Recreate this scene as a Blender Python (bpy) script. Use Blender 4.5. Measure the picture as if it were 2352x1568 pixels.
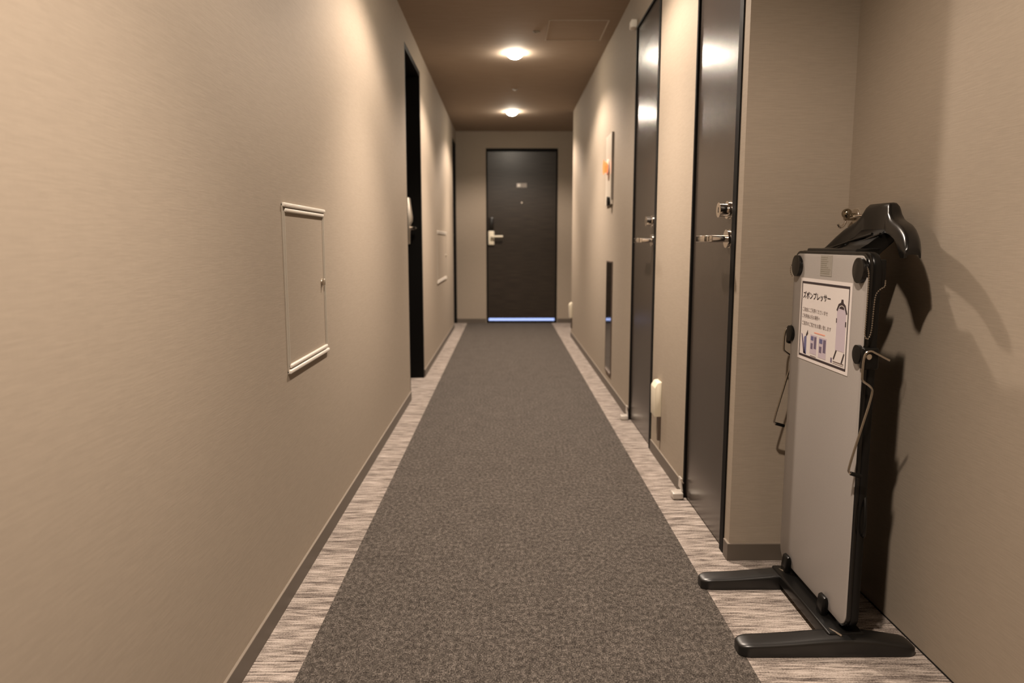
import bpy, bmesh, math, random
from mathutils import Vector, Matrix, Quaternion
from math import radians, sin, cos, pi, atan, degrees

for o in list(bpy.data.objects): bpy.data.objects.remove(o)
SC = bpy.context.scene
COL = SC.collection

# ------------------------------------------------------------------ camera
EYE = 0.93
cam = bpy.data.cameras.new('camera'); cam_o = bpy.data.objects.new('camera', cam); COL.objects.link(cam_o)
cam.sensor_width = 36.0; cam.lens = 36.0*1680/2352
cam.clip_start = 0.02
cam_o.location = (0, 0, EYE)
cam_o.rotation_euler = (radians(90-7.628), 0, radians(-0.507))
cam.dof.use_dof = True; cam.dof.focus_distance = 1.75; cam.dof.aperture_fstop = 3.5
SC.camera = cam_o

# ------------------------------------------------------------------ world, exposure
w = bpy.data.worlds.new('world'); SC.world = w; w.use_nodes = True
w.node_tree.nodes['Background'].inputs[0].default_value = (0.9, 0.8, 0.7, 1)
w.node_tree.nodes['Background'].inputs[1].default_value = 0.0
SC.view_settings.view_transform = 'Standard'; SC.view_settings.look = 'None'
SC.view_settings.gamma = 1.0; SC.view_settings.exposure = 0.22
SC.view_settings.use_curve_mapping = False

# ------------------------------------------------------------------ lamps (the corridor's downlights)
LAMP_Y = [0.74, 2.92, 5.14, 7.34]
LAMP_X = 0.065
CEIL = 2.2
LAMP_W = 76          # wide part of the beam
CORE_W = 150          # narrow core of the beam
LAMP_COL = (1.0, 0.83, 0.69)
LENS_E = 210

# ------------------------------------------------------------------ materials
def mat(name, col, rough=0.6, metal=0.0, spec=0.5, emit=None, es=0.0, coat=0.0):
    m = bpy.data.materials.new(name); m.use_nodes = True
    b = m.node_tree.nodes['Principled BSDF']
    b.inputs['Base Color'].default_value = (*col, 1)
    b.inputs['Roughness'].default_value = rough
    b.inputs['Metallic'].default_value = metal
    b.inputs['Specular IOR Level'].default_value = spec
    b.inputs['Coat Weight'].default_value = coat
    if emit:
        b.inputs['Emission Color'].default_value = (*emit, 1)
        b.inputs['Emission Strength'].default_value = es
    return m

def tex(m, scale, ca, cb, lo=0.3, hi=0.7, bump=0.0, dist=0.001, detail=4, rot=None, rough_var=None):
    """stretched noise between two colours, in object metres"""
    nt = m.node_tree; N = nt.nodes; L = nt.links
    b = N['Principled BSDF']
    tc = N.new('ShaderNodeTexCoord'); mp = N.new('ShaderNodeMapping')
    mp.inputs['Scale'].default_value = scale
    if rot: mp.inputs['Rotation'].default_value = rot
    nz = N.new('ShaderNodeTexNoise'); nz.inputs['Scale'].default_value = 1; nz.inputs['Detail'].default_value = detail
    L.new(tc.outputs['Object'], mp.inputs[0]); L.new(mp.outputs[0], nz.inputs['Vector'])
    cr = N.new('ShaderNodeValToRGB')
    cr.color_ramp.elements[0].position = lo; cr.color_ramp.elements[0].color = (*ca, 1)
    cr.color_ramp.elements[1].position = hi; cr.color_ramp.elements[1].color = (*cb, 1)
    L.new(nz.outputs['Fac'], cr.inputs[0]); L.new(cr.outputs[0], b.inputs['Base Color'])
    if bump:
        bp = N.new('ShaderNodeBump'); bp.inputs['Strength'].default_value = bump; bp.inputs['Distance'].default_value = dist
        L.new(nz.outputs['Fac'], bp.inputs['Height']); L.new(bp.outputs[0], b.inputs['Normal'])
    return m

def sc3(c, k): return tuple(x*k for x in c)

WALLC = (0.298, 0.249, 0.195)
def wallpaper():
    m = mat('woven_wallpaper', WALLC, 0.75, spec=0.25)
    nt = m.node_tree; N = nt.nodes; L = nt.links; b = N['Principled BSDF']
    tc = N.new('ShaderNodeTexCoord')
    # horizontal threads: slowly varying along the wall, fine in height
    mp = N.new('ShaderNodeMapping'); mp.inputs['Scale'].default_value = (22, 22, 330)
    n1 = N.new('ShaderNodeTexNoise'); n1.inputs['Scale'].default_value = 1; n1.inputs['Detail'].default_value = 3
    n1.inputs['Distortion'].default_value = 0.6
    mp2 = N.new('ShaderNodeMapping'); mp2.inputs['Scale'].default_value = (420, 420, 40)
    n2 = N.new('ShaderNodeTexNoise'); n2.inputs['Scale'].default_value = 1; n2.inputs['Detail'].default_value = 2
    for a, c in ((mp, n1), (mp2, n2)):
        L.new(tc.outputs['Object'], a.inputs[0]); L.new(a.outputs[0], c.inputs['Vector'])
    mx = N.new('ShaderNodeMix'); mx.data_type = 'FLOAT'; mx.inputs[0].default_value = 0.18
    L.new(n1.outputs['Fac'], mx.inputs[2]); L.new(n2.outputs['Fac'], mx.inputs[3])
    cr = N.new('ShaderNodeValToRGB')
    cr.color_ramp.elements[0].position = 0.32; cr.color_ramp.elements[0].color = (*sc3(WALLC, 0.94), 1)
    cr.color_ramp.elements[1].position = 0.68; cr.color_ramp.elements[1].color = (*sc3(WALLC, 1.055), 1)
    L.new(mx.outputs[0], cr.inputs[0]); L.new(cr.outputs[0], b.inputs['Base Color'])
    bp = N.new('ShaderNodeBump'); bp.inputs['Strength'].default_value = 0.17; bp.inputs['Distance'].default_value = 0.0012
    L.new(mx.outputs[0], bp.inputs['Height']); L.new(bp.outputs[0], b.inputs['Normal'])
    return m
M_WALL = wallpaper()

def carpet(name, scales, cols, pos, bump):
    """sum of stretched noises -> colour ramp with several stops"""
    m = mat(name, (0.1, 0.1, 0.1), 0.95, spec=0.1)
    nt = m.node_tree; N = nt.nodes; L = nt.links; b = N['Principled BSDF']
    tc = N.new('ShaderNodeTexCoord'); prev = None
    for i, (s, k, d) in enumerate(scales):
        mp = N.new('ShaderNodeMapping'); mp.inputs['Scale'].default_value = s
        n = N.new('ShaderNodeTexNoise'); n.inputs['Scale'].default_value = 1; n.inputs['Detail'].default_value = d
        L.new(tc.outputs['Object'], mp.inputs[0]); L.new(mp.outputs[0], n.inputs['Vector'])
        mu = N.new('ShaderNodeMath'); mu.operation = 'MULTIPLY'; mu.inputs[1].default_value = k
        L.new(n.outputs['Fac'], mu.inputs[0])
        if prev is None: prev = mu
        else:
            ad = N.new('ShaderNodeMath'); ad.operation = 'ADD'
            L.new(prev.outputs[0], ad.inputs[0]); L.new(mu.outputs[0], ad.inputs[1]); prev = ad
    b.inputs['Sheen Weight'].default_value = 0.07; b.inputs['Sheen Tint'].default_value = (1.0, 0.85, 0.7, 1); b.inputs['Sheen Roughness'].default_value = 0.5
    cr = N.new('ShaderNodeValToRGB'); e = cr.color_ramp.elements
    e[0].position = pos[0]; e[0].color = (*cols[0], 1); e[1].position = pos[-1]; e[1].color = (*cols[-1], 1)
    for p, c in zip(pos[1:-1], cols[1:-1]):
        x = e.new(p); x.color = (*c, 1)
    L.new(prev.outputs[0], cr.inputs[0]); L.new(cr.outputs[0], b.inputs['Base Color'])
    bp = N.new('ShaderNodeBump'); bp.inputs['Strength'].default_value = bump; bp.inputs['Distance'].default_value = 0.004
    L.new(prev.outputs[0], bp.inputs['Height']); L.new(bp.outputs[0], b.inputs['Normal'])
    return m
M_RUN = carpet('runner_carpet', [((330, 200, 1), 0.6, 3), ((90, 60, 1), 0.34, 2), ((12, 8, 1), 0.06, 2)],
               [(0.015, 0.0128, 0.0113), (0.057, 0.0495, 0.0435), (0.148, 0.130, 0.115)], [0.37, 0.5, 0.64], 0.7)
M_BORD = carpet('border_carpet', [((16, 170, 1), 0.5, 3), ((5, 38, 1), 0.25, 2), ((260, 330, 1), 0.25, 2)],
                [(0.045, 0.034, 0.030), (0.135, 0.113, 0.100), (0.275, 0.238, 0.209), (0.44, 0.387, 0.35)], [0.37, 0.45, 0.52, 0.63], 0.8)
M_CEIL = tex(mat('ceiling_paper', (0.3, 0.25, 0.2), 0.85, spec=0.2), (6, 90, 6), (0.315, 0.248, 0.192), (0.36, 0.288, 0.226), bump=0.1)
M_BASE = mat('baseboard_vinyl', (0.092, 0.075, 0.059), 0.5)
M_BASETOP = mat('baseboard_highlight', (0.20, 0.168, 0.135), 0.5)  # paler vinyl: highlight along the top edge put into the colour
M_DOOR = tex(mat('dark_door_laminate', (0.05, 0.04, 0.032), 0.23, spec=0.6), (300, 14, 300), (0.040, 0.030, 0.023), (0.056, 0.043, 0.033), bump=0.04, dist=0.0006)
M_DOORV = tex(mat('dark_door_steel', (0.05, 0.04, 0.032), 0.25, spec=1.0), (60, 420, 5), (0.030, 0.023, 0.018), (0.040, 0.031, 0.025), bump=0.06, dist=0.0004)
M_WOOD = tex(mat('dark_grained_wood', (0.05, 0.04, 0.03), 0.33, spec=0.45), (5, 40, 130), (0.012, 0.009, 0.0065), (0.036, 0.027, 0.0195), bump=0.1, dist=0.0006)
M_FRAME = mat('black_door_frame', (0.004, 0.0035, 0.003), 0.6, spec=0.12)
M_GASKET = mat('black_gasket', (0.006, 0.005, 0.005), 0.7, spec=0.2)
M_CHROME = mat('satin_chrome', (0.78, 0.73, 0.67), 0.12, metal=1.0)
M_NICKEL = mat('satin_nickel', (0.62, 0.56, 0.48), 0.38, metal=1.0)
M_WIRE = mat('steel_wire', (0.42, 0.38, 0.33), 0.22, metal=1.0)
M_CREAM = mat('cream_plastic', (0.74, 0.68, 0.54), 0.4)
M_STOP = mat('dull_white_metal', (0.52, 0.48, 0.43), 0.3, metal=0.3)
M_WHITE = mat('white_plastic', (0.82, 0.78, 0.72), 0.35)
M_ALU = mat('highlit_aluminium', (0.72, 0.67, 0.60), 0.3, metal=0.1)  # horizontal hatch rails, their highlight put into the colour
M_BLACK = mat('black_plastic', (0.0035, 0.0033, 0.003), 0.30, spec=0.25)
M_BLACKG = mat('glossy_black_plastic', (0.0045, 0.004, 0.0035), 0.24, spec=0.4)
M_FOOT = mat('grey_black_foot', (0.003, 0.0028, 0.0026), 0.36, spec=0.7)
M_PANEL = tex(mat('grey_press_panel', (0.4, 0.37, 0.34), 0.42, spec=0.4), (300, 300, 300), (0.300, 0.276, 0.258), (0.318, 0.292, 0.274))
M_RIM = mat('silver_rim', (0.62, 0.58, 0.52), 0.3, metal=0.8)
M_PAPER = mat('white_paper', (0.68, 0.63, 0.61), 0.45)
M_INK = mat('black_ink', (0.03, 0.018, 0.02), 0.6)
M_INKG = mat('grey_ink', (0.16, 0.12, 0.11), 0.6)
M_LILAC = mat('lilac_print', (0.50, 0.43, 0.49), 0.5)
M_LILACD = mat('dark_lilac_print', (0.14, 0.11, 0.17), 0.5)
M_BLUEP = mat('blue_print', (0.12, 0.12, 0.24), 0.5)
M_RED = mat('red_print', (0.75, 0.33, 0.24), 0.5)
M_LABEL = mat('yellowed_label', (0.280, 0.258, 0.226), 0.5)
M_LENS = mat('downlight_lens', (0.9, 0.9, 0.9), 0.5, emit=(1.0, 0.88, 0.72), es=LENS_E)
M_ALARM = mat('alarm_lamp', (0.8, 0.1, 0.03), 0.3, emit=(1.0, 0.22, 0.06), es=1.3)
M_DAY = mat('daylight_gap', (0.2, 0.2, 0.2), 0.8, emit=(0.36, 0.50, 1.0), es=1.05)
M_MIRROR = mat('dark_polished_steel', (0.40, 0.37, 0.35), 0.06, metal=1.0)
M_BROWN = mat('dark_brown_plastic', (0.08, 0.055, 0.04), 0.5)

# ------------------------------------------------------------------ helpers
def B(): return bmesh.new()

def box(bm, x0, x1, y0, y1, z0, z1, bev=0.0, seg=2):
    r = bmesh.ops.create_cube(bm, size=1)
    vs = r['verts']
    for v in vs:
        v.co = Vector(((x0+x1)/2 + v.co.x*(x1-x0), (y0+y1)/2 + v.co.y*(y1-y0), (z0+z1)/2 + v.co.z*(z1-z0)))
    if bev:
        es = set(e for v in vs for e in v.link_edges)
        bmesh.ops.bevel(bm, geom=list(es), offset=bev, segments=seg, profile=0.5, affect='EDGES')
    return bm

AX = {'x': Vector((1, 0, 0)), 'y': Vector((0, 1, 0)), 'z': Vector((0, 0, 1))}
def cyl(bm, p, ax, r, h, r2=None, seg=32, bev=0.0):
    """cylinder from p along ax by h"""
    q = AX['z'].rotation_difference(AX[ax] if isinstance(ax, str) else Vector(ax).normalized())
    g = bmesh.ops.create_cone(bm, cap_ends=True, segments=seg, radius1=r, radius2=(r if r2 is None else r2), depth=abs(h))
    vs = g['verts']
    for v in vs:
        c = v.co.copy(); c.z += abs(h)/2
        if h < 0: c.z -= abs(h)
        v.co = q @ c + Vector(p)
    if bev:
        cap = [e for f in set(f for v in vs for f in v.link_faces) if len(f.verts) > 4 for e in f.edges]
        bmesh.ops.bevel(bm, geom=list(set(cap)), offset=bev, segments=3, profile=0.5, affect='EDGES')
    return bm

def tube(bm, pts, r, seg=12, cap=True, smooth_it=0):
    P = [Vector(p) for p in pts]
    for _ in range(smooth_it):                       # corner cutting, ends kept
        Q = [P[0]]
        for a, b in zip(P[:-1], P[1:]):
            Q += [a.lerp(b, 0.25), a.lerp(b, 0.75)]
        Q.append(P[-1]); P = Q
    rr = r if isinstance(r, (list, tuple)) else [r]*len(P)
    if len(rr) != len(P): rr = [rr[0]]*len(P)
    t0 = (P[1]-P[0]).normalized()
    up = Vector((0, 0, 1)) if abs(t0.z) < 0.9 else Vector((1, 0, 0))
    n = t0.cross(up).normalized(); rings = []; tp = t0
    for i, p in enumerate(P):
        t = ((P[min(i+1, len(P)-1)] - P[max(i-1, 0)])).normalized()
        n = (tp.rotation_difference(t) @ n).normalized(); tp = t
        bn = t.cross(n)
        rings.append([bm.verts.new(p + (n*cos(2*pi*k/seg) + bn*sin(2*pi*k/seg))*rr[i]) for k in range(seg)])
    for a, b in zip(rings[:-1], rings[1:]):
        for k in range(seg):
            bm.faces.new((a[k], a[(k+1) % seg], b[(k+1) % seg], b[k]))
    if cap:
        bm.faces.new(rings[0][::-1]); bm.faces.new(rings[-1])
    return bm

def rrect(w, h, r, n=8):
    """rounded rectangle outline centred at 0"""
    o = []
    for cx, cy, a0 in ((w/2-r, h/2-r, 0), (-w/2+r, h/2-r, 90), (-w/2+r, -h/2+r, 180), (w/2-r, -h/2+r, 270)):
        for k in range(n+1):
            a = radians(a0 + 90*k/n); o.append((cx + r*cos(a), cy + r*sin(a)))
    return o

def slab_x(bm, x0, x1, cy, cz, w, h, r, bev=0.0):
    """rounded rectangle in the YZ plane, extruded from x0 to x1, softened edges"""
    out = rrect(w, h, r)
    layers = [(x0, -bev), (x0 + bev*0.3, -bev*0.3), (x0+bev, 0), (x1-bev, 0), (x1 - bev*0.3, -bev*0.3), (x1, -bev)] if bev else [(x0, 0), (x1, 0)]
    rings = []
    for x, ins in layers:
        fw, fh = (w+2*ins)/w, (h+2*ins)/h
        rings.append([bm.verts.new((x, cy + a*fw, cz + b*fh)) for a, b in out])
    n = len(out)
    for a, b in zip(rings[:-1], rings[1:]):
        for k in range(n):
            bm.faces.new((a[k], b[k], b[(k+1) % n], a[(k+1) % n]))
    bm.faces.new(rings[0]); bm.faces.new(rings[-1][::-1])
    return bm

def prism(bm, pts, axis, a0, a1, bev=0.0):
    """polygon (2D) extruded along axis; 'x': pts=(y,z) 'y': pts=(x,z) 'z': pts=(x,y)"""
    def P(u, v, a):
        return {'x': (a, u, v), 'y': (u, a, v), 'z': (u, v, a)}[axis]
    A = [bm.verts.new(P(u, v, a0)) for u, v in pts]; Bq = [bm.verts.new(P(u, v, a1)) for u, v in pts]
    n = len(pts); fs = []
    for k in range(n): fs.append(bm.faces.new((A[k], A[(k+1) % n], Bq[(k+1) % n], Bq[k])))
    fs.append(bm.faces.new(A[::-1])); fs.append(bm.faces.new(Bq))
    if bev:
        es = set(e for f in fs for e in f.edges)
        bmesh.ops.bevel(bm, geom=list(es), offset=bev, segments=2, profile=0.5, affect='EDGES')
    return bm

def obj(name, bm, m, parent=None, smooth=False, label=None, origin=None, rot=None):
    bmesh.ops.recalc_face_normals(bm, faces=bm.faces)
    root = parent
    off = Vector((0, 0, 0)) if origin is None else Vector(origin)
    pl = Vector((0, 0, 0))
    while root is not None:
        pl += root.location; root = root.parent
    if origin is None and parent is not None: off = pl.copy()
    for v in bm.verts: v.co -= off
    me = bpy.data.meshes.new(name); bm.to_mesh(me); bm.free(); me.materials.append(m)
    o = bpy.data.objects.new(name, me); COL.objects.link(o)
    if smooth:
        for p in me.polygons: p.use_smooth = True
        try: me.set_sharp_from_angle(angle=radians(38))
        except Exception: pass
    if parent is not None:
        o.parent = parent; o.location = off - pl
    else: o.location = off
    if label: o['label'] = label
    return o

def thing(name, loc, label, cat, group=None):
    o = bpy.data.objects.new(name, None); COL.objects.link(o); o.location = loc; o.empty_display_size = 0.05
    return tag(o, label, cat, group)

def tag(o, label, cat, group=None, kind=None):
    o['label'] = label; o['category'] = cat
    if group: o['group'] = group
    if kind: o['kind'] = kind
    return o

def copy_tree(o, parent=None, loc=None):
    c = o.copy(); COL.objects.link(c)
    if parent is not None: c.parent = parent
    if loc is not None: c.location = loc
    for ch in list(o.children): copy_tree(ch, c)
    return c

# ------------------------------------------------------------------ plan of the place (metres; camera at origin, looking along +Y)
XL, XR, XA = -0.57, 0.66, 0.955            # corridor left wall, right wall, alcove wall
YP, YF, YB = 2.06, 8.60, -1.3              # pillar face, far wall, wall behind the camera
YRE = 7.31                                 # where the right wall ends at the side passage
LD1 = (4.31, 5.07); LD2 = (8.06, 8.60)     # left door recesses
RD1 = (2.108, 2.612); RD2 = (3.232, 3.822) # right doors
HL, HR = 2.06, 2.0                         # heads

# floor and carpets
fl = obj('floor', box(B(), -0.9, 2.1, YB-0.1, YF+0.2, -0.08, -0.008), mat('floor_screed', (0.2, 0.18, 0.16), 0.9))
tag(fl, 'corridor floor under fitted carpet, runner between two striped borders', 'floor', kind='structure')
obj('carpet_runner', box(B(), -0.454, 0.5455, YB, YF, -0.008, 0.0), M_RUN, fl, label='mottled dark grey brown carpet')
obj('carpet_border', box(B(), -0.74, -0.454, YB, YF, -0.008, 0.0), M_BORD, fl, label='beige carpet with dark cross streaks')
obj('carpet_border', box(B(), 0.5455, 2.0, YB, YF, -0.008, 0.0), M_BORD, fl, label='beige carpet with dark cross streaks')

# ceiling with round openings for the downlights
def ceiling():
    bm = B(); X0, X1, Y0, Y1 = -0.85, 2.05, YB-0.05, YF+0.15
    R = 0.056; H = 0.1; seg = 32
    def quad(x0, x1, y0, y1):
        if x1-x0 < 1e-6 or y1-y0 < 1e-6: return
        bm.faces.new([bm.verts.new(p) for p in ((x0, y0, CEIL), (x0, y1, CEIL), (x1, y1, CEIL), (x1, y0, CEIL))])
    y = Y0
    for ly in LAMP_Y:
        quad(X0, X1, y, ly-H)
        quad(X0, LAMP_X-H, ly-H, ly+H); quad(LAMP_X+H, X1, ly-H, ly+H)
        for k in range(seg):
            a0, a1 = 2*pi*k/seg, 2*pi*(k+1)/seg
            def sq(a):
                c, s = cos(a), sin(a); m = max(abs(c), abs(s)); return (LAMP_X + H*c/m, ly + H*s/m, CEIL)
            def ci(a, z=CEIL): return (LAMP_X + R*cos(a), ly + R*sin(a), z)
            bm.faces.new([bm.verts.new(p) for p in (sq(a0), ci(a0), ci(a1), sq(a1))])
        y = ly+H
    quad(X0, X1, y, Y1)
    bmesh.ops.remove_doubles(bm, verts=bm.verts, dist=1e-5)
    ob = obj('ceiling', bm, M_CEIL)
    for v in []: pass
    return ob
cl = ceiling(); tag(cl, 'brown papered corridor ceiling with recessed downlights', 'ceiling', kind='structure')
top = obj('slab_above', box(B(), -0.9, 2.1, YB-0.1, YF+0.2, CEIL+0.12, CEIL+0.16), M_FRAME, cl)
hb = B()
for (a, b, c, d) in ((0.25, 0.60, 4.392, 4.40), (0.25, 0.60, 4.807, 4.815), (0.25, 0.258, 4.40, 4.807), (0.592, 0.60, 4.40, 4.807)):
    box(hb, a, b, c, d, CEIL-0.004, CEIL+0.001)
ht = obj('access_hatch', hb, mat('hatch_trim', (0.42, 0.35, 0.27), 0.4), None, origin=(0.425, 4.6, CEIL))
tag(ht, 'thin framed square access hatch in the brown ceiling before the nearer visible downlight', 'hatch')
obj('hatch_panel', box(B(), 0.258, 0.592, 4.40, 4.807, CEIL-0.0015, CEIL+0.001), M_CEIL, ht)
for (sx, sy, lb) in ((0.081, 6.30, 'small flat sprinkler cover on the ceiling between the two lit downlights'),
                     (0.188, 4.63, 'small flat sprinkler cover on the ceiling beside the square hatch')):
    bm = B(); cyl(bm, (sx, sy, CEIL-0.004), 'z', 0.022, 0.006, seg=24, bev=0.001)
    o = obj('sprinkler_cover', bm, mat('sprinkler_paint', (0.25, 0.225, 0.18), 0.4), origin=(sx, sy, CEIL)); tag(o, lb, 'sprinkler', 'sprinkler covers on the ceiling')
    obj('sprinkler_head', cyl(B(), (sx, sy, CEIL-0.010), 'z', 0.008, 0.006, seg=16), M_NICKEL, o)

# walls
def walls(name, boxes, label):
    bm = B()
    for b in boxes: box(bm, *b)
    o = obj(name, bm, M_WALL); tag(o, label, 'wall', kind='structure'); return o
XLO = -0.76
walls('wall_left', [(XLO, XL, YB, LD1[0], 0, CEIL), (XLO, XL, *LD1, HL, CEIL), (XLO, XL, LD1[1], LD2[0], 0, CEIL), (XLO, XL, *LD2, HL, CEIL)],
      'long left corridor wall in beige woven wallpaper with two recessed doors')
walls('wall_right', [(XR, 1.06, YP, RD1[0], 0, CEIL), (XR, 1.06, *RD1, HR, CEIL), (XR, 1.06, RD1[1], RD2[0], 0, CEIL),
                     (XR, 1.06, *RD2, HR, CEIL), (XR, 1.06, RD2[1], YRE, 0, CEIL)],
      'right corridor wall in beige wallpaper ending in a corner beside the trouser press')
walls('wall_alcove', [(XA, 1.15, YB, YP, 0, CEIL)], 'set back right wall in beige wallpaper behind the trouser press')
walls('wall_passage', [(2.0, 2.1, YRE-0.5, YF+0.1, 0, CEIL), (1.06, 2.0, YRE-0.1, YRE, 0, CEIL)], 'walls of the side passage at the far right')
FD = (-0.218, 0.598)
walls('wall_far', [(-0.62, FD[0], YF, YF+0.12, 0, CEIL), (FD[1], 2.0, YF, YF+0.12, 0, CEIL), (FD[0], FD[1], YF, YF+0.12, 2.005, CEIL), (XLO-.1, -0.62, YF+.0, YF+.12, 0, CEIL)],
      'end wall of the corridor in beige wallpaper around the dark door')
walls('wall_back', [(-0.8, 1.15, YB-0.1, YB, 0, CEIL)], 'wall closing the corridor behind the camera')

# baseboards
def baseboard(name, runs, label):
    bm = B(); b2 = B()
    for (x0, x1, y0, y1) in runs:
        box(bm, x0, x1, y0, y1, 0, 0.050); 
        box(b2, x0, x1, y0, y1, 0.050, 0.0525)
    o = obj(name, bm, M_BASE); tag(o, label, 'baseboard', kind='structure')
    obj('lip_highlight', b2, M_BASETOP, o, label='top edge painted paler as a highlight')
t = 0.006
baseboard('baseboard_left', [(XL, XL+t, YB, LD1[0]), (XL, XL+t, LD1[1], LD2[0])], 'grey brown vinyl baseboard along the left wall')
baseboard('baseboard_right', [(XR-t, XR, RD1[1]+.012, RD2[0]-.012), (XR-t, XR, RD2[1]+.012, YRE), (XR-t, XR, YP-t, RD1[0]-.012), (XR, XA-0.001, YP-t, YP),
                              (XR-t, XR, YRE, YRE+t)], 'grey brown vinyl baseboard along the right wall and around its corner')
baseboard('baseboard_far', [(XL, FD[0]-.012, YF-t, YF), (FD[1]+.012, 1.99, YF-t, YF)], 'grey brown vinyl baseboard either side of the end door')

bm = B(); box(bm, XA-0.0025, XA, YB, YP-0.007, 0, 0.0025); tag(obj('trim_1', bm, M_GASKET), 'thin black seal between carpet and the set back right wall', 'trim', kind='structure')

# left doors, set deep in the wall
def lock_set(parent, cx, face_x, cz):
    """card lock seen from the side: tapering escutcheon with a lever, on a door facing +X"""
    bm = B()
    prism(bm, [(face_x, cz-0.15), (face_x+0.030, cz-0.15), (face_x+0.030, cz-0.03), (face_x+0.048, cz+0.0), (face_x+0.050, cz+0.03), (face_x+0.034, cz+0.155), (face_x, cz+0.165)],
          'y', cx-0.034, cx+0.034, bev=0.004)
    e = obj('lock_case', bm, M_NICKEL, parent, smooth=True, label='satin metal card lock')
    bm = B(); cyl(bm, (face_x+0.03, cx, cz-0.045), 'x', 0.012, 0.045)
    tube(bm, [(face_x+0.072, cx+0.012, cz-0.045), (face_x+0.076, cx-0.02, cz-0.045), (face_x+0.074, cx-0.13, cz-0.045)], 0.010)
    obj('lever_handle', bm, M_CHROME, parent, smooth=True, label='satin metal lever handle')
def left_door(n, y0, y1, label, lock_y):
    face = XL-0.100
    d = obj('door_%d' % n, box(B(), face-0.04, face, y0+0.03, y1-0.03, 0.008, HL-0.03), M_WOOD, origin=(face, (y0+y1)/2, 0))
    tag(d, label, 'door', kind='structure')
    bm = B()
    box(bm, face-0.045, XL-0.001, y1-0.03, y1-0.0005, 0.0, HL-0.0005); box(bm, face-0.045, XL-0.001, y0+0.0005, y0+0.03, 0.0, HL-0.0005)
    box(bm, face-0.045, XL-0.001, y0+0.03, y1-0.03, HL-0.03, HL-0.0005)
    obj('door_frame', bm, M_FRAME, d, label='deep black metal frame')
    lock_set(d, lock_y, face, 1.075)
    return d
left_door(1, *LD1, 'nearer dark recessed door in the left wall with satin card lock', 4.94)
left_door(2, LD2[0], LD2[1]-0.002, 'far recessed dark door in the left wall next to the end wall', 8.45)

# end door
def end_door():
    yf = YF+0.025
    d = obj('door_3', box(B(), FD[0]+0.010, FD[1]-0.010, yf, yf+0.045, 0.054, 1.978, bev=0.002), M_WOOD, origin=(0.19, yf, 0))
    tag(d, 'dark wood grain door in the end wall with daylight under it', 'door', kind='structure')
    bm = B()
    box(bm, FD[0]-0.005, FD[0]+0.008, YF-0.004, YF+0.1, 0, 2.010); box(bm, FD[1]-0.008, FD[1]+0.005, YF-0.004, YF+0.1, 0, 2.010)
    box(bm, FD[0]+0.008, FD[1]-0.008, YF-0.005, YF+0.1, 1.985, 2.010)
    obj('door_frame', bm, M_FRAME, d)
    obj('sill', box(B(), FD[0]+0.008, FD[1]-0.008, YF-0.002, YF+0.1, 0, 0.024), M_FRAME, d)
    obj('daylight_strip', box(B(), FD[0]+0.02, FD[1]-0.02, YF+0.03, YF+0.034, 0.024, 0.054), M_DAY, d, label='bluish daylight in the gap under the door')
    # plate, viewer, lock
    bm = B(); box(bm, 0.128, 0.248, yf-0.004, yf, 1.572, 1.622, bev=0.0015)
    npl = obj('number_plate', bm, mat('dull_plate', (0.30, 0.27, 0.24), 0.5), d, label='small room plate with unreadable marking')
    obj('plate_marking', box(B(), 0.136, 0.172, yf-0.005, yf-0.0035, 1.580, 1.614), M_WHITE, npl, label='paler left part')
    bm = B(); cyl(bm, (0.19, yf+0.001, 1.40), 'y', 0.008, -0.006, seg=16)
    obj('door_viewer', bm, M_NICKEL, d)
    bm = B(); box(bm, -0.196, -0.136, yf-0.022, yf, 1.055, 1.228, bev=0.006)
    obj('card_reader', bm, M_BLACKG, d, smooth=True, label='black card reader above the handle')
    bm = B(); box(bm, -0.200, -0.130, yf-0.034, yf, 0.912, 1.075, bev=0.010, seg=3)
    obj('lock_case', bm, M_CREAM, d, smooth=True, label='pale metal lock case')
    bm = B(); cyl(bm, (-0.155, yf-0.02, 1.010), 'y', 0.015, -0.055)
    tube(bm, [(-0.165, yf-0.072, 1.010), (-0.13, yf-0.074, 1.010), (-0.030, yf-0.070, 1.010)], 0.013)
    obj('lever_handle', bm, M_CREAM, d, smooth=True, label='pale lever handle')
end_door()

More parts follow.
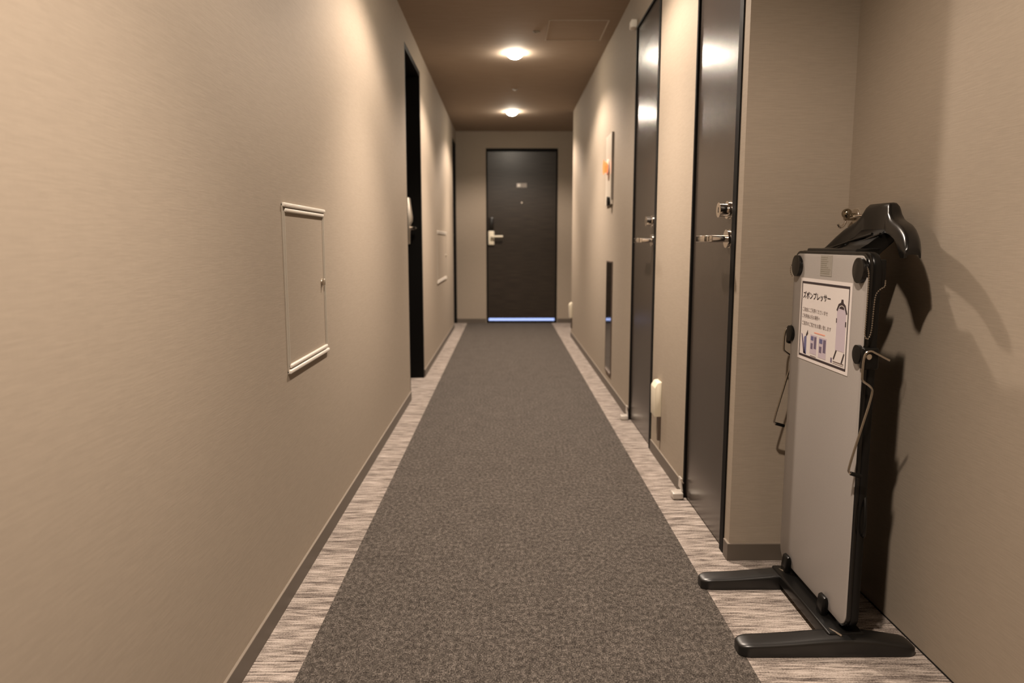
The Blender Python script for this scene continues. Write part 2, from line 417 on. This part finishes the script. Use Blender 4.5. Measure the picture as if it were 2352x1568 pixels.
# right doors, nearly flush with the wall
def right_door(n, y0, y1, label):
    cy = (y0+y1)/2
    d = obj('door_%d' % n, box(B(), XR+0.004, XR+0.045, y0+0.036, y1-0.018, 0.006, HR-0.012, bev=0.0015), M_DOORV, origin=(XR, cy, 0))
    tag(d, label, 'door', kind='structure')
    bm = B()
    box(bm, XR-0.004, XR+0.06, y0+0.0005, y0+0.034, 0, HR-0.0005); box(bm, XR-0.004, XR+0.06, y1-0.016, y1-0.0005, 0, HR-0.0005)
    box(bm, XR-0.004, XR+0.06, y0+0.034, y1-0.016, HR-0.010, HR-0.0005)
    obj('door_frame', bm, M_FRAME, d, label='thin black frame')
    hy = y0+0.080
    # key cylinder
    bm = B(); cyl(bm, (XR+0.004, hy, 1.028), 'x', 0.024, -0.010, bev=0.002); cyl(bm, (XR-0.005, hy, 1.028), 'x', 0.019, -0.026, bev=0.003)
    kc = obj('deadbolt_cylinder', bm, M_CHROME, d, smooth=True, label='round chrome deadbolt above the lever')
    obj('keyhole', box(B(), XR-0.0318, XR-0.030, hy-0.0015, hy+0.0015, 1.020, 1.036), M_GASKET, kc)
    # lever
    bm = B(); cyl(bm, (XR+0.004, hy, 0.944), 'x', 0.025, -0.010, bev=0.002)
    lv = obj('lever_rose', bm, M_CHROME, d, smooth=True)
    bm = B(); cyl(bm, (XR-0.005, hy, 0.944), 'x', 0.0105, -0.050)
    box(bm, XR-0.064, XR-0.048, hy-0.014, hy+0.120, 0.934, 0.954, bev=0.0025, seg=3)
    obj('lever_handle', bm, M_CHROME, lv, smooth=True, label='straight chrome lever')
    return d
right_door(4, *RD1, 'nearest tall dark door on the right with chrome lever beside the corner')
right_door(5, *RD2, 'second dark door on the right with small white sensor at its top corner')

# ------------------------------------------------------------------ fittings
# downlights
def downlight(y, label):
    t_ = thing('downlight', (LAMP_X, y, CEIL), label, 'ceiling light', 'round recessed downlights along the corridor ceiling')
    bm = B(); R0, R1, seg = 0.0555, 0.066, 40
    prof = [(R0, CEIL+0.001), (R0, CEIL-0.002), (R0+0.003, CEIL-0.004), (R1-0.003, CEIL-0.004), (R1, CEIL-0.0005)]
    rings = [[bm.verts.new((LAMP_X + r*cos(2*pi*k/seg), y + r*sin(2*pi*k/seg), z)) for k in range(seg)] for r, z in prof]
    for a, b in zip(rings[:-1], rings[1:]):
        for k in range(seg): bm.faces.new((a[k], a[(k+1) % seg], b[(k+1) % seg], b[k]))
    obj('trim_ring', bm, M_WHITE, t_, smooth=True)
    bm = B(); n = 12; seg = 40                                  # frosted dome standing out of the ring
    prof = [(0.054, CEIL+0.004)] + [(0.053*cos(pi/2*k/n), CEIL-0.002-0.036*sin(pi/2*k/n)) for k in range(n)]
    rings = [[bm.verts.new((LAMP_X + r*cos(2*pi*k/seg), y + r*sin(2*pi*k/seg), z)) for k in range(seg)] for r, z in prof]
    for a, b in zip(rings[:-1], rings[1:]):
        for k in range(seg): bm.faces.new((a[k], a[(k+1) % seg], b[(k+1) % seg], b[k]))
    tip = bm.verts.new((LAMP_X, y, CEIL-0.038))
    for k in range(seg): bm.faces.new((rings[-1][k], rings[-1][(k+1) % seg], tip))
    obj('lens', bm, M_LENS, t_, smooth=True, label='glowing warm white dome')
    for nm, wt, ang, bl in (('downlight_beam', LAMP_W, 147, 0.40), ('downlight_core', CORE_W, 96, 1.0)):
        l = bpy.data.lights.new(nm, 'SPOT'); l.energy = wt; l.color = LAMP_COL
        l.spot_size = radians(ang); l.spot_blend = bl; l.shadow_soft_size = 0.03
        lo = bpy.data.objects.new(nm, l); COL.objects.link(lo); lo.parent = t_; lo.location = (0, 0, -0.066)
for y, lb in zip(LAMP_Y, ('downlight above the trouser press just out of the picture', 'downlight above the nearest right door out of the picture',
                          'larger glowing round downlight, nearer of the two in view', 'smaller glowing round downlight nearest the end door')):
    downlight(y, lb)

# white framed inspection hatches in the left wall
def inspection_hatch(y0, y1, z0, z1, label):
    cy, cz = (y0+y1)/2, (z0+z1)/2
    t_ = thing('inspection_hatch', (XL, cy, z0), label, 'wall hatch', 'framed inspection hatches low on the left wall')
    sm = mat('hatch_side_rail', (0.36, 0.32, 0.265), 0.45)  # same frame metal painted dimmer, as the uprights catch no highlight
    for nm, m_, w_, xo in (('outer', 0.0, 0.011, XL+0.009), ('inner', 0.014, 0.010, XL+0.0075)):
        for a, b in ((z1-m_-w_, z1-m_), (z0+m_, z0+m_+w_)):
            obj(nm+'_rail', box(B(), XL-0.004, xo, y0+m_, y1-m_, a, b, bev=0.0035, seg=3), M_ALU, t_, smooth=True, label='horizontal rail painted bright as a highlight')
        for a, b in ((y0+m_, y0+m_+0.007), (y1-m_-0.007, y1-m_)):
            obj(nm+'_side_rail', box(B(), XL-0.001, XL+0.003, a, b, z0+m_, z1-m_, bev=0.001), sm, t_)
    obj('hatch_door', box(B(), XL-0.001, XL+0.0008, y0+0.02, y1-0.02, z0+0.024, z1-0.024), M_WALL, t_, label='wallpapered hatch door')
    bm = B(); cyl(bm, (XL+0.0005, y1-0.045, cz), 'x', 0.010, 0.004, bev=0.001); box(bm, XL+0.004, XL+0.012, y1-0.049, y1-0.041, cz-0.010, cz+0.010, bev=0.002)
    obj('latch', bm, M_NICKEL, t_, smooth=True)
inspection_hatch(1.893, 2.320, 0.59, 1.034, 'pale framed rectangular inspection hatch large on the near left wall')
inspection_hatch(6.13, 7.05, 0.597, 1.036, 'faint framed inspection hatch far along the left wall past the recessed door')

# door stops on the floor at the right doors
def door_stop(y, label):
    t_ = thing('door_stop', (XR-0.030, y, 0), label, 'door stop', 'small metal door stops by the right doors')
    bm = B(); box(bm, XR-0.050, XR-0.010, y-0.030, y+0.012, 0.002, 0.026, bev=0.005, seg=3)
    obj('catch_body', bm, M_STOP, t_, smooth=True)
    bm = B(); cyl(bm, (XR-0.030, y-0.012, 0.0), 'z', 0.014, 0.003)
    obj('base_plate', bm, M_NICKEL, t_)
    bm = B(); prism(bm, [(y+0.000, 0.027), (y+0.050, 0.027), (y+0.045, 0.068), (y+0.010, 0.068)], 'x', XR-0.012, XR-0.0065, bev=0.001)
    box(bm, XR-0.030, XR-0.0065, y-0.002, y+0.012, 0.020, 0.027)
    obj('strike_plate', bm, M_STOP, t_)
    bm = B(); cyl(bm, (XR-0.012, y+0.006, 0.064), 'y', 0.003, -0.03, seg=12)
    obj('pin', bm, M_CHROME, t_)
door_stop(2.598, 'small white metal stop on the carpet at the nearest right door')
door_stop(3.812, 'small white metal stop on the carpet at the second right door')

# hooded cover boxes low on the right wall
def cover_box(y, label):
    t_ = thing('outlet_cover', (XR, y, 0.095), label, 'outlet cover', 'cream hooded outlet covers low on the right wall')
    bm = B(); prism(bm, [(XR, 0.20), (XR-0.028, 0.20), (XR-0.030, 0.325), (XR-0.018, 0.346), (XR, 0.350)], 'y', y-0.04, y+0.045, bev=0.003)
    obj('hood', bm, M_CREAM, t_, smooth=True)
    bm = B(); box(bm, XR-0.013, XR, y-0.040, y-0.020, 0.097, 0.20, bev=0.001)
    obj('lower_box', bm, M_BROWN, t_, label='dark brown box below the hood')
cover_box(3.070, 'cream hooded cover on the wall between the two right doors')
cover_box(7.24, 'cream hooded cover low at the far end of the right wall')

# sensor at the top corner of the second right door
t_ = thing('door_sensor', (XR, 3.86, 1.98), 'small white box sensor at the top corner of the second right door', 'sensor')
bm = B(); box(bm, XR-0.030, XR, 3.825, 3.885, 2.002, 2.040, bev=0.004, seg=3)
obj('sensor_body', bm, M_WHITE, t_, smooth=True)
bm = B(); box(bm, XR-0.032, XR-0.0295, 3.833, 3.877, 2.006, 2.012); obj('sensor_slot', bm, M_NICKEL, t_)

# fire alarm panel and polished cabinet on the right wall
t_ = thing('fire_alarm_panel', (XR, 4.70, 1.17), 'white fire alarm panel with a glowing orange red lamp on the right wall', 'fire alarm')
bm = B(); box(bm, XR-0.012, XR, 4.56, 4.82, 1.17, 1.602, bev=0.002); obj('alarm_plate', bm, mat('alarm_plate_cream', (0.52, 0.46, 0.38), 0.4), t_)
bm = B(); box(bm, XR-0.014, XR-0.0005, 4.552, 4.560, 1.20, 1.602); obj('edge_trim', bm, mat('alarm_edge_grey', (0.20, 0.17, 0.14), 0.4), t_, label='grey side edge')
bm = B(); cyl(bm, (XR-0.012, 4.70, 1.405), 'x', 0.048, -0.008, bev=0.002); obj('lamp_collar', bm, M_WHITE, t_, smooth=True)
bm = B(); cyl(bm, (XR-0.020, 4.70, 1.405), 'x', 0.040, -0.022, r2=0.030, bev=0.006); obj('alarm_lamp', bm, M_ALARM, t_, smooth=True, label='lit orange red lamp')
bm = B(); cyl(bm, (XR-0.012, 4.62, 1.190), 'x', 0.028, -0.016, bev=0.003); obj('call_button', bm, M_BLACK, t_, smooth=True, label='dark round button at the bottom')
t_ = thing('wall_cabinet', (XR, 4.635, 0.115), 'narrow dark polished cabinet door low on the right wall below the fire alarm', 'cabinet')
bm = B(); box(bm, XR-0.005, XR, 4.52, 4.755, 0.115, 0.812, bev=0.0005); obj('cabinet_door', bm, M_MIRROR, t_, label='mirror like dark steel')
bm = B(); box(bm, XR-0.006, XR, 4.512, 4.520, 0.107, 0.820); box(bm, XR-0.006, XR, 4.755, 4.760, 0.107, 0.820); box(bm, XR-0.006, XR, 4.52, 4.755, 0.812, 0.820); box(bm, XR-0.008, XR, 4.52, 4.755, 0.107, 0.115)
obj('cabinet_frame', bm, M_BROWN, t_)

# chrome wall hook behind the press
t_ = thing('wall_hook', (XA, 2.005, 0.99), 'small chrome wall hook in the corner behind the trouser press', 'hook')
hy, hz = 2.008, 1.0
bm = B(); cyl(bm, (XA, hy, hz+0.003), 'x', 0.020, -0.006, bev=0.0015); obj('base_plate', bm, M_NICKEL, t_, smooth=True)
bm = B(); cyl(bm, (XA-0.005, hy, hz+0.002), 'x', 0.010, -0.028, bev=0.002)
bmesh.ops.create_uvsphere(bm, u_segments=24, v_segments=14, radius=0.0135, matrix=Matrix.Translation((XA-0.032, hy-0.01, hz+0.010)))
obj('knob', bm, mat('smoked_chrome', (0.30, 0.26, 0.2), 0.15, metal=1.0), t_, smooth=True, label='dark reflecting ball knob')
bm = B(); tube(bm, [(XA-0.022, hy-0.004, hz), (XA-0.020, hy-0.028, hz+0.002), (XA-0.004, hy-0.040, hz+0.004)], 0.0038, smooth_it=2)
tube(bm, [(XA-0.028, hy, hz-0.004), (XA-0.034, hy-0.004, hz-0.020), (XA-0.046, hy-0.004, hz-0.028), (XA-0.052, hy-0.004, hz-0.018)], 0.0038, smooth_it=2)
obj('prong', bm, M_CHROME, t_, smooth=True, label='bright curved prongs')

# ------------------------------------------------------------------ trouser press
PX0, PX1 = 0.773, 0.786           # grey front panel
PY0, PY1 = 1.557, 1.968
PZ0, PZ1 = 0.052, 0.912
PYC, PZC = (PY0+PY1)/2, (PZ0+PZ1)/2
press = thing('trouser_press', (0.80, PYC, 0.0), 'grey and black trouser press standing against the right wall with a notice on it', 'trouser press')
bm = B(); slab_x(bm, PX1-0.002, 0.803, PYC, PZC, PY1-PY0, PZ1-PZ0, 0.034, bev=0.004)
obj('rear_body', bm, M_BLACK, press, smooth=True, label='black rear body')
bm = B(); slab_x(bm, PX0+0.002, PX1, PYC, PZC, PY1-PY0-0.002, PZ1-PZ0-0.002, 0.034, bev=0.003)
obj('panel_rim', bm, M_BLACKG, press, smooth=True, label='black rim of the front panel')
bm = B(); slab_x(bm, PX0, PX1-0.003, PYC-0.002, PZC-0.001, PY1-PY0-0.012, PZ1-PZ0-0.014, 0.032, bev=0.0015)
fp = obj('front_panel', bm, M_PANEL, press, smooth=True, label='flat grey front panel')

# round knobs and side clamps
for y, z in ((1.587, 0.872), (1.930, 0.872)):
    bm = B(); cyl(bm, (PX0+0.001, y, z), 'x', 0.0275, -0.010, bev=0.003)
    obj('round_knob', bm, M_BLACKG, press, smooth=True, label='black round cap')
for y, s in ((1.573, -1), (1.955, 1)):
    bm = B()
    cyl(bm, (PX0+0.001, y, 0.690), 'x', 0.021, -0.009, bev=0.003)
    ye = PY0-0.002 if s < 0 else PY1+0.002
    yo = ye + s*0.010
    box(bm, PX0-0.006, PX0+0.030, min(ye-s*0.008, yo), max(ye-s*0.008, yo), 0.660, 0.708, bev=0.005, seg=3)
    obj('clamp_housing', bm, M_BLACK, press, smooth=True, label='black pivot of the wire clamp')
    bm = B(); cyl(bm, (PX0+0.006, yo, 0.689), 'y', 0.006, s*0.004, bev=0.001); obj('pivot_screw', bm, M_NICKEL, press, smooth=True)
    yw = ye + s*0.016
    dx = 0.0
    pts = [(0.8216, yw, 0.6817), (0.795, yw, 0.6955), (0.7785, yw, 0.7040), (0.7660, yw, 0.6950), (0.7648, yw, 0.645), (0.7665, yw, 0.637), (0.7860, yw, 0.6245), (0.7905, yw, 0.611),
           (0.7700, yw, 0.530), (0.7475, yw, 0.441), (0.7505, yw, 0.4335), (0.756, yw, 0.4315)]
    bm = B(); tube(bm, pts, 0.0026, seg=10, smooth_it=2)
    wl = obj('wire_lever', bm, M_WIRE, press, smooth=True, label='bent steel wire clamp lever')
    bm = B(); tube(bm, [(0.7535, yw, 0.4322), (0.7775, yw, 0.4255)], 0.0045, seg=12); obj('grip', bm, M_BLACK, wl, smooth=True, label='black sleeve')
bm = B(); box(bm, 0.801, 0.817, 1.566, 1.60, 0.835, 0.896, bev=0.004)
obj('hinge_block', bm, M_BLACK, press, smooth=True)
# cord hooks on the body sides
for s, y in ((-1, PY0+0.004), (1, PY1-0.004)):
    bm = B(); x = 0.800
    tube(bm, [(x, y, 0.372), (x-0.004, y+s*0.012, 0.350), (x-0.008, y+s*0.024, 0.315), (x-0.008, y+s*0.022, 0.292), (x-0.004, y+s*0.010, 0.282), (x, y, 0.284)], 0.0035, smooth_it=2)
    obj('cord_hook', bm, M_BLACK, press, smooth=True)

# ball chain at the near top corner
def chain(pts, step, r, name):
    P = [Vector(p) for p in pts]
    for _ in range(3):
        Q = [P[0]]
        for a, b in zip(P[:-1], P[1:]): Q += [a.lerp(b, .25), a.lerp(b, .75)]
        Q.append(P[-1]); P = Q
    bm = B(); acc = 0.0
    for a, b in zip(P[:-1], P[1:]):
        L = (b-a).length; t0 = -acc
        while t0 + step <= L:
            t0 += step
            bmesh.ops.create_icosphere(bm, subdivisions=1, radius=r, matrix=Matrix.Translation(a.lerp(b, t0/L)))
        acc = L - t0
    tube(bm, P, r*0.22, seg=5)
    o = obj(name, bm, M_CHROME, press, smooth=True, label='hanging silver ball chain'); return o
yc = 1.548
chain([(0.7705, yc+0.010, 0.880), (0.7705, yc, 0.868), (0.7700, yc, 0.80), (0.7695, yc, 0.755), (0.7685, yc, 0.735), (0.776, yc, 0.7235), (0.7825, yc, 0.738), (0.784, yc, 0.76),
       (0.785, yc, 0.805), (0.787, yc, 0.824), (0.797, yc, 0.835), (0.806, yc, 0.8385), (0.809, yc+0.006, 0.852)], 0.0050, 0.0019, 'ball_chain')
chain([(0.772, 1.975, 0.876), (0.770, 1.980, 0.868), (0.7705, 1.980, 0.852), (0.774, 1.975, 0.843)], 0.0050, 0.0019, 'ball_chain')

# base bar, tabs, feet
bm = B(); box(bm, 0.738, 0.822, 1.565, 1.925, 0.016, 0.046, bev=0.005, seg=3)
box(bm, 0.778, 0.808, 1.60, 1.90, 0.044, 0.062)
obj('base_bar', bm, M_BLACK, press, smooth=True, label='black bar joining the feet')
for y in (1.660, 1.888):
    bm = B()
    prism(bm, [(0.757, 0.020), (0.769, 0.020), (0.7715, 0.083), (0.768, 0.092), (0.759, 0.088), (0.755, 0.060)], 'y', y-0.016, y+0.016, bev=0.003)
    obj('panel_tab', bm, M_BLACK, press, smooth=True, label='upright black tab holding the panel')
def foot(y0, y1, x1):
    """long low foot across the press: arched top, rounded nose"""
    bm = B(); n = 48; x0 = 0.530; rings = []
    for i in range(n+1):
        u = (1-cos(pi*i/n))/2; x = x0 + (x1-x0)*u
        a_, b_ = min(1, u/0.075), min(1, (1-u)/0.06); e = math.sqrt(max(0.0, 1-(1-a_)**2))*math.sqrt(max(0.0, 1-(1-b_)**2))
        hgt = 0.029 + 0.013*math.exp(-((x-0.775)/0.13)**2) 
        hgt = hgt*(0.70+0.30*e) - (0.008*max(0, (u-0.75)/0.25))
        cy = (y0+y1)/2; hw = (y1-y0)/2*(0.40+0.60*e)
        sec = [(-hw, 0.0015), (-hw, hgt*0.74), (-hw*0.97, hgt*0.86), (-hw*0.86, hgt*0.95), (-hw*0.5, hgt), (hw*0.5, hgt), (hw*0.86, hgt*0.95), (hw*0.97, hgt*0.86), (hw, hgt*0.74), (hw, 0.0015)]
        rings.append([bm.verts.new((x, cy+a, b)) for a, b in sec])
    m_ = len(rings[0])
    for a, b in zip(rings[:-1], rings[1:]):
        for k in range(m_): bm.faces.new((a[k], b[k], b[(k+1) % m_], a[(k+1) % m_]))
    bm.faces.new(rings[0]); bm.faces.new(rings[-1][::-1])
    f = obj('foot', bm, M_FOOT, press, smooth=True, label='long low dark foot')
    return f
foot(1.541, 1.600, 0.935); foot(1.868, 1.925, 0.935)
for y, x in ((1.573, 0.760), (1.888, 0.760)):
    bm = B(); tube(bm, [(x-0.010, y+0.016, 0.0435), (x-0.004, y, 0.0455), (x+0.006, y-0.016, 0.0435)], 0.0026, seg=8, smooth_it=1)
    obj('foot_clip', bm, M_CHROME, press, smooth=True, label='bright metal clip on the foot')

# hanger: lofted shell with rising neck, standing on the rear body
def hanger():
    st = [  # y, zbottom, ztop, xcentre, halfwidth
        (1.5500, 0.8995, 0.9180, 0.862, 0.0170), (1.5525, 0.8990, 0.9240, 0.862, 0.0185), (1.562, 0.8990, 0.9370, 0.866, 0.0205), (1.576, 0.9000, 0.9500, 0.871, 0.0225),
        (1.590, 0.9110, 0.9580, 0.875, 0.0230), (1.606, 0.9260, 0.9660, 0.879, 0.0235), (1.628, 0.9400, 0.9740, 0.884, 0.0240), (1.660, 0.9490, 0.9820, 0.890, 0.0235),
        (1.684, 0.9530, 0.9900, 0.895, 0.0230), (1.702, 0.9550, 1.0060, 0.898, 0.0220), (1.7105, 0.9555, 1.0200, 0.900, 0.0205), (1.718, 0.9560, 1.0245, 0.901, 0.0195), (1.765, 0.9560, 1.0255, 0.902, 0.0190),
        (1.812, 0.9530, 1.0255, 0.901, 0.0195), (1.8205, 0.9515, 1.0210, 0.900, 0.0205), (1.830, 0.9490, 1.0060, 0.898, 0.0220), (1.846, 0.9440, 0.9900, 0.895, 0.0230), (1.868, 0.9360, 0.9810, 0.891, 0.0235),
        (1.895, 0.9250, 0.9680, 0.885, 0.0240), (1.920, 0.9180, 0.9520, 0.879, 0.0235), (1.945, 0.9145, 0.9330, 0.873, 0.0220), (1.962, 0.9130, 0.9210, 0.869, 0.0195), (1.970, 0.9125, 0.9160, 0.867, 0.0150)]
    bm = B(); rings = []
    for y, zb, zt, xc, hw in st:
        h = zt-zb; sec = []
        n = 14
        for k in range(n+1):                       # rounded outer top
            a = pi*k/n; cx, sz = cos(a), sin(a)
            sec.append((xc - hw*math.copysign(abs(cx)**0.6, cx), zb + h*(abs(sz)**0.75)))
        sec += [(xc+hw*0.80, zb), (xc+hw*0.72, zb+h*0.30), (xc, zb+h*0.42), (xc-hw*0.72, zb+h*0.30), (xc-hw*0.80, zb)]
        rings.append([bm.verts.new((x, y, z)) for x, z in sec])
    m_ = len(rings[0])
    for a, b in zip(rings[:-1], rings[1:]):
        for k in range(m_): bm.faces.new((a[k], a[(k+1) % m_], b[(k+1) % m_], b[k]))
    bm.faces.new(rings[0]); bm.faces.new(rings[-1][::-1])
    h = obj('hanger', bm, M_BLACKG, press, smooth=True, label='black moulded coat hanger with rounded shoulders')
    bm = B(); tube(bm, [(0.848, 1.955, 0.914), (0.850, 1.90, 0.921), (0.856, 1.80, 0.940), (0.862, 1.73, 0.952)], 0.0035, seg=10, smooth_it=2)
    tube(bm, [(0.848, 1.86, 0.918), (0.856, 1.78, 0.932), (0.866, 1.70, 0.952)], 0.003, seg=10, smooth_it=2)
    obj('tie_bar', bm, M_BLACKG, h, smooth=True, label='thin bars under the hanger')
    # support rising from the body to the hanger
    bm = B()
    prism(bm, [(0.788, 0.83), (0.808, 0.83), (0.840, 0.880), (0.905, 0.935), (0.905, 0.965), (0.882, 0.965), (0.845, 0.925), (0.788, 0.904)], 'y', 1.705, 1.825, bev=0.005)
    obj('hanger_support', bm, M_BLACK, press, smooth=True, label='black bracket carrying the hanger')
    bm = B(); prism(bm, [(0.790, 0.895), (0.830, 0.898), (0.846, 0.906), (0.848, 0.920), (0.830, 0.918), (0.790, 0.918)], 'y', 1.655, 1.925, bev=0.004)
    obj('accessory_tray', bm, M_BLACK, press, smooth=True, label='shallow black tray on top')
hanger()

# printed label on the panel
lb = B(); box(lb, PX0-0.0006, PX0+0.0004, 1.732, 1.796, 0.852, 0.902); lab = obj('rating_label', lb, M_LABEL, press, label='small yellowed printed label')
lb = B(); random.seed(4)
for i in range(9):
    z = 0.897 - i*0.0048; y = 1.793 
    box(lb, PX0-0.0009, PX0-0.0005, y-random.uniform(0.030, 0.055), y, z-0.0010, z+0.0008)
for o_ in [obj('label_print', lb, mat('label_ink', (0.225, 0.205, 0.165), 0.6), lab)]: pass

# ------------------------------------------------------------------ notice taped to the press (a thing of its own)
NX = PX0-0.0004; NY, NZ, NW, NH = 1.9070, 0.8425, 0.2845, 0.2100     # far top corner, width towards the camera, height
notice = thing('notice', (NX, NY-NW/2, NZ-NH), 'white landscape notice with black border and katakana title stuck on the press', 'notice')
bm = B(); box(bm, NX-0.0006, NX, NY-NW, NY, NZ-NH, NZ); obj('paper_sheet', bm, M_PAPER, notice)
def nrect(u0, u1, v0, v1, name, m, lay=0.0, label=None):
    bm = B(); box(bm, NX-0.0010-lay, NX-0.0005, NY-NW*u1, NY-NW*u0, NZ-NH*v1, NZ-NH*v0); return obj(name, bm, m, notice, label=label)
def npoly(pts, name, m, lay=0.0):
    bm = B(); prism(bm, [(NY-NW*u, NZ-NH*v) for u, v in pts], 'x', NX-0.0010-lay, NX-0.0005); return obj(name, bm, m, notice)
bb = B()
for u0, u1, v0, v1 in ((0.035, 0.965, 0.040, 0.066), (0.035, 0.965, 0.934, 0.960), (0.035, 0.047, 0.066, 0.934), (0.953, 0.965, 0.066, 0.934)):
    box(bb, NX-0.0010, NX-0.0005, NY-NW*u1, NY-NW*u0, NZ-NH*v1, NZ-NH*v0)
obj('printed_border', bb, M_INK, notice)
def text(body, u, v, size, width, name, m, bold=0.0, parent=None, T=None, height=None):
    c = bpy.data.curves.new(name, 'FONT'); c.body = body; c.size = 1.0; c.offset = bold; c.resolution_u = 2
    tmp = bpy.data.objects.new(name, c); COL.objects.link(tmp)
    dg = bpy.context.evaluated_depsgraph_get(); me = bpy.data.meshes.new_from_object(tmp.evaluated_get(dg))
    bpy.data.objects.remove(tmp); bpy.data.curves.remove(c)
    xs = [q.co.x for q in me.vertices]; ys = [q.co.y for q in me.vertices]
    if not xs: return
    s = width/(max(xs)-min(xs)); 
    for q in me.vertices:
        a = (q.co.x-min(xs))*s; b = (q.co.y-min(ys))*(s if height is None else height/(max(ys)-min(ys)))
        q.co = Vector((NX-0.0011, NY-NW*u-a, NZ-NH*v+b)) - Vector(notice.location)
    me.materials.append(m); o = bpy.data.objects.new(name, me); COL.objects.link(o); o.parent = notice
    return o
text('ズボンプレッサー', 0.07, 0.250, 1, NW*0.56, 'title_print', M_INK, bold=0.02, height=0.0190)
text('ご自由にご利用くださいませ', 0.07, 0.405, 1, NW*0.52, 'text_line', M_INKG, height=0.0110)
text('ご利用後は元の場所へ', 0.07, 0.485, 1, NW*0.38, 'text_line', M_INKG, height=0.0110)
text('ご返却のご協力をお願い致します', 0.07, 0.575, 1, NW*0.60, 'text_line', M_INKG, height=0.0110)
# drawing of the press
nrect(0.765, 0.925, 0.285, 0.760, 'press_drawing', M_LILAC)
for pts in ([(0.752, 0.315), (0.772, 0.325), (0.80, 0.262), (0.845, 0.248), (0.89, 0.268), (0.925, 0.345), (0.942, 0.335), (0.905, 0.250), (0.868, 0.225), (0.862, 0.190), (0.834, 0.190), (0.826, 0.225), (0.785, 0.245)],
            [(0.800, 0.292), (0.890, 0.300), (0.880, 0.275), (0.845, 0.262), (0.812, 0.272)],
            [(0.735, 0.865), (0.750, 0.872), (0.795, 0.765), (0.780, 0.757)], [(0.880, 0.885), (0.897, 0.892), (0.935, 0.780), (0.922, 0.770)],
            [(0.756, 0.405), (0.768, 0.405), (0.768, 0.455), (0.756, 0.455)], [(0.918, 0.425), (0.932, 0.425), (0.932, 0.480), (0.918, 0.480)]):
    npoly(pts, 'drawing_line', M_INK, 0.0003)
# trousers drawing
for pts, m_ in (([(0.070, 0.680), (0.095, 0.690), (0.165, 0.900), (0.185, 0.925), (0.130, 0.920)], M_LILACD), ([(0.135, 0.720), (0.185, 0.690), (0.190, 0.925), (0.140, 0.915)], M_BLUEP),
                ([(0.170, 0.690), (0.205, 0.625), (0.215, 0.670), (0.190, 0.700)], M_INK)):
    npoly(pts, 'trousers_drawing', m_)
for u0, u1, v0, v1 in ((0.270, 0.405, 0.665, 0.895), (0.445, 0.595, 0.668, 0.910)):
    ph = nrect(u0, u1, v0, v1, 'printed_photo', M_LILAC)
    for a, b, c_, d_ in ((0.12, 0.42, 0.45, 0.75), (0.62, 0.95, 0.08, 0.70)):
        nrect(u0+(u1-u0)*a, u0+(u1-u0)*b, v0+(v1-v0)*c_, v0+(v1-v0)*d_, 'photo_figure', M_LILACD, 0.0003)
    nrect(u0+(u1-u0)*.1, u0+(u1-u0)*.5, v0+(v1-v0)*.08, v0+(v1-v0)*.3, 'photo_figure', M_BLUEP, 0.0003)
nrect(0.345, 0.560, 0.628, 0.642, 'red_caption', M_RED)
for v in (0.917, 0.924): nrect(0.28, 0.40, v, v+0.003, 'caption_line', M_INKG)
nrect(0.690, 0.716, 0.860, 0.915, 'logo_mark', M_LILACD)
for a, b in ((0.888, 0.900), (0.912, 0.917)): nrect(0.735, 0.925, a, b, 'caption_line', M_INKG)
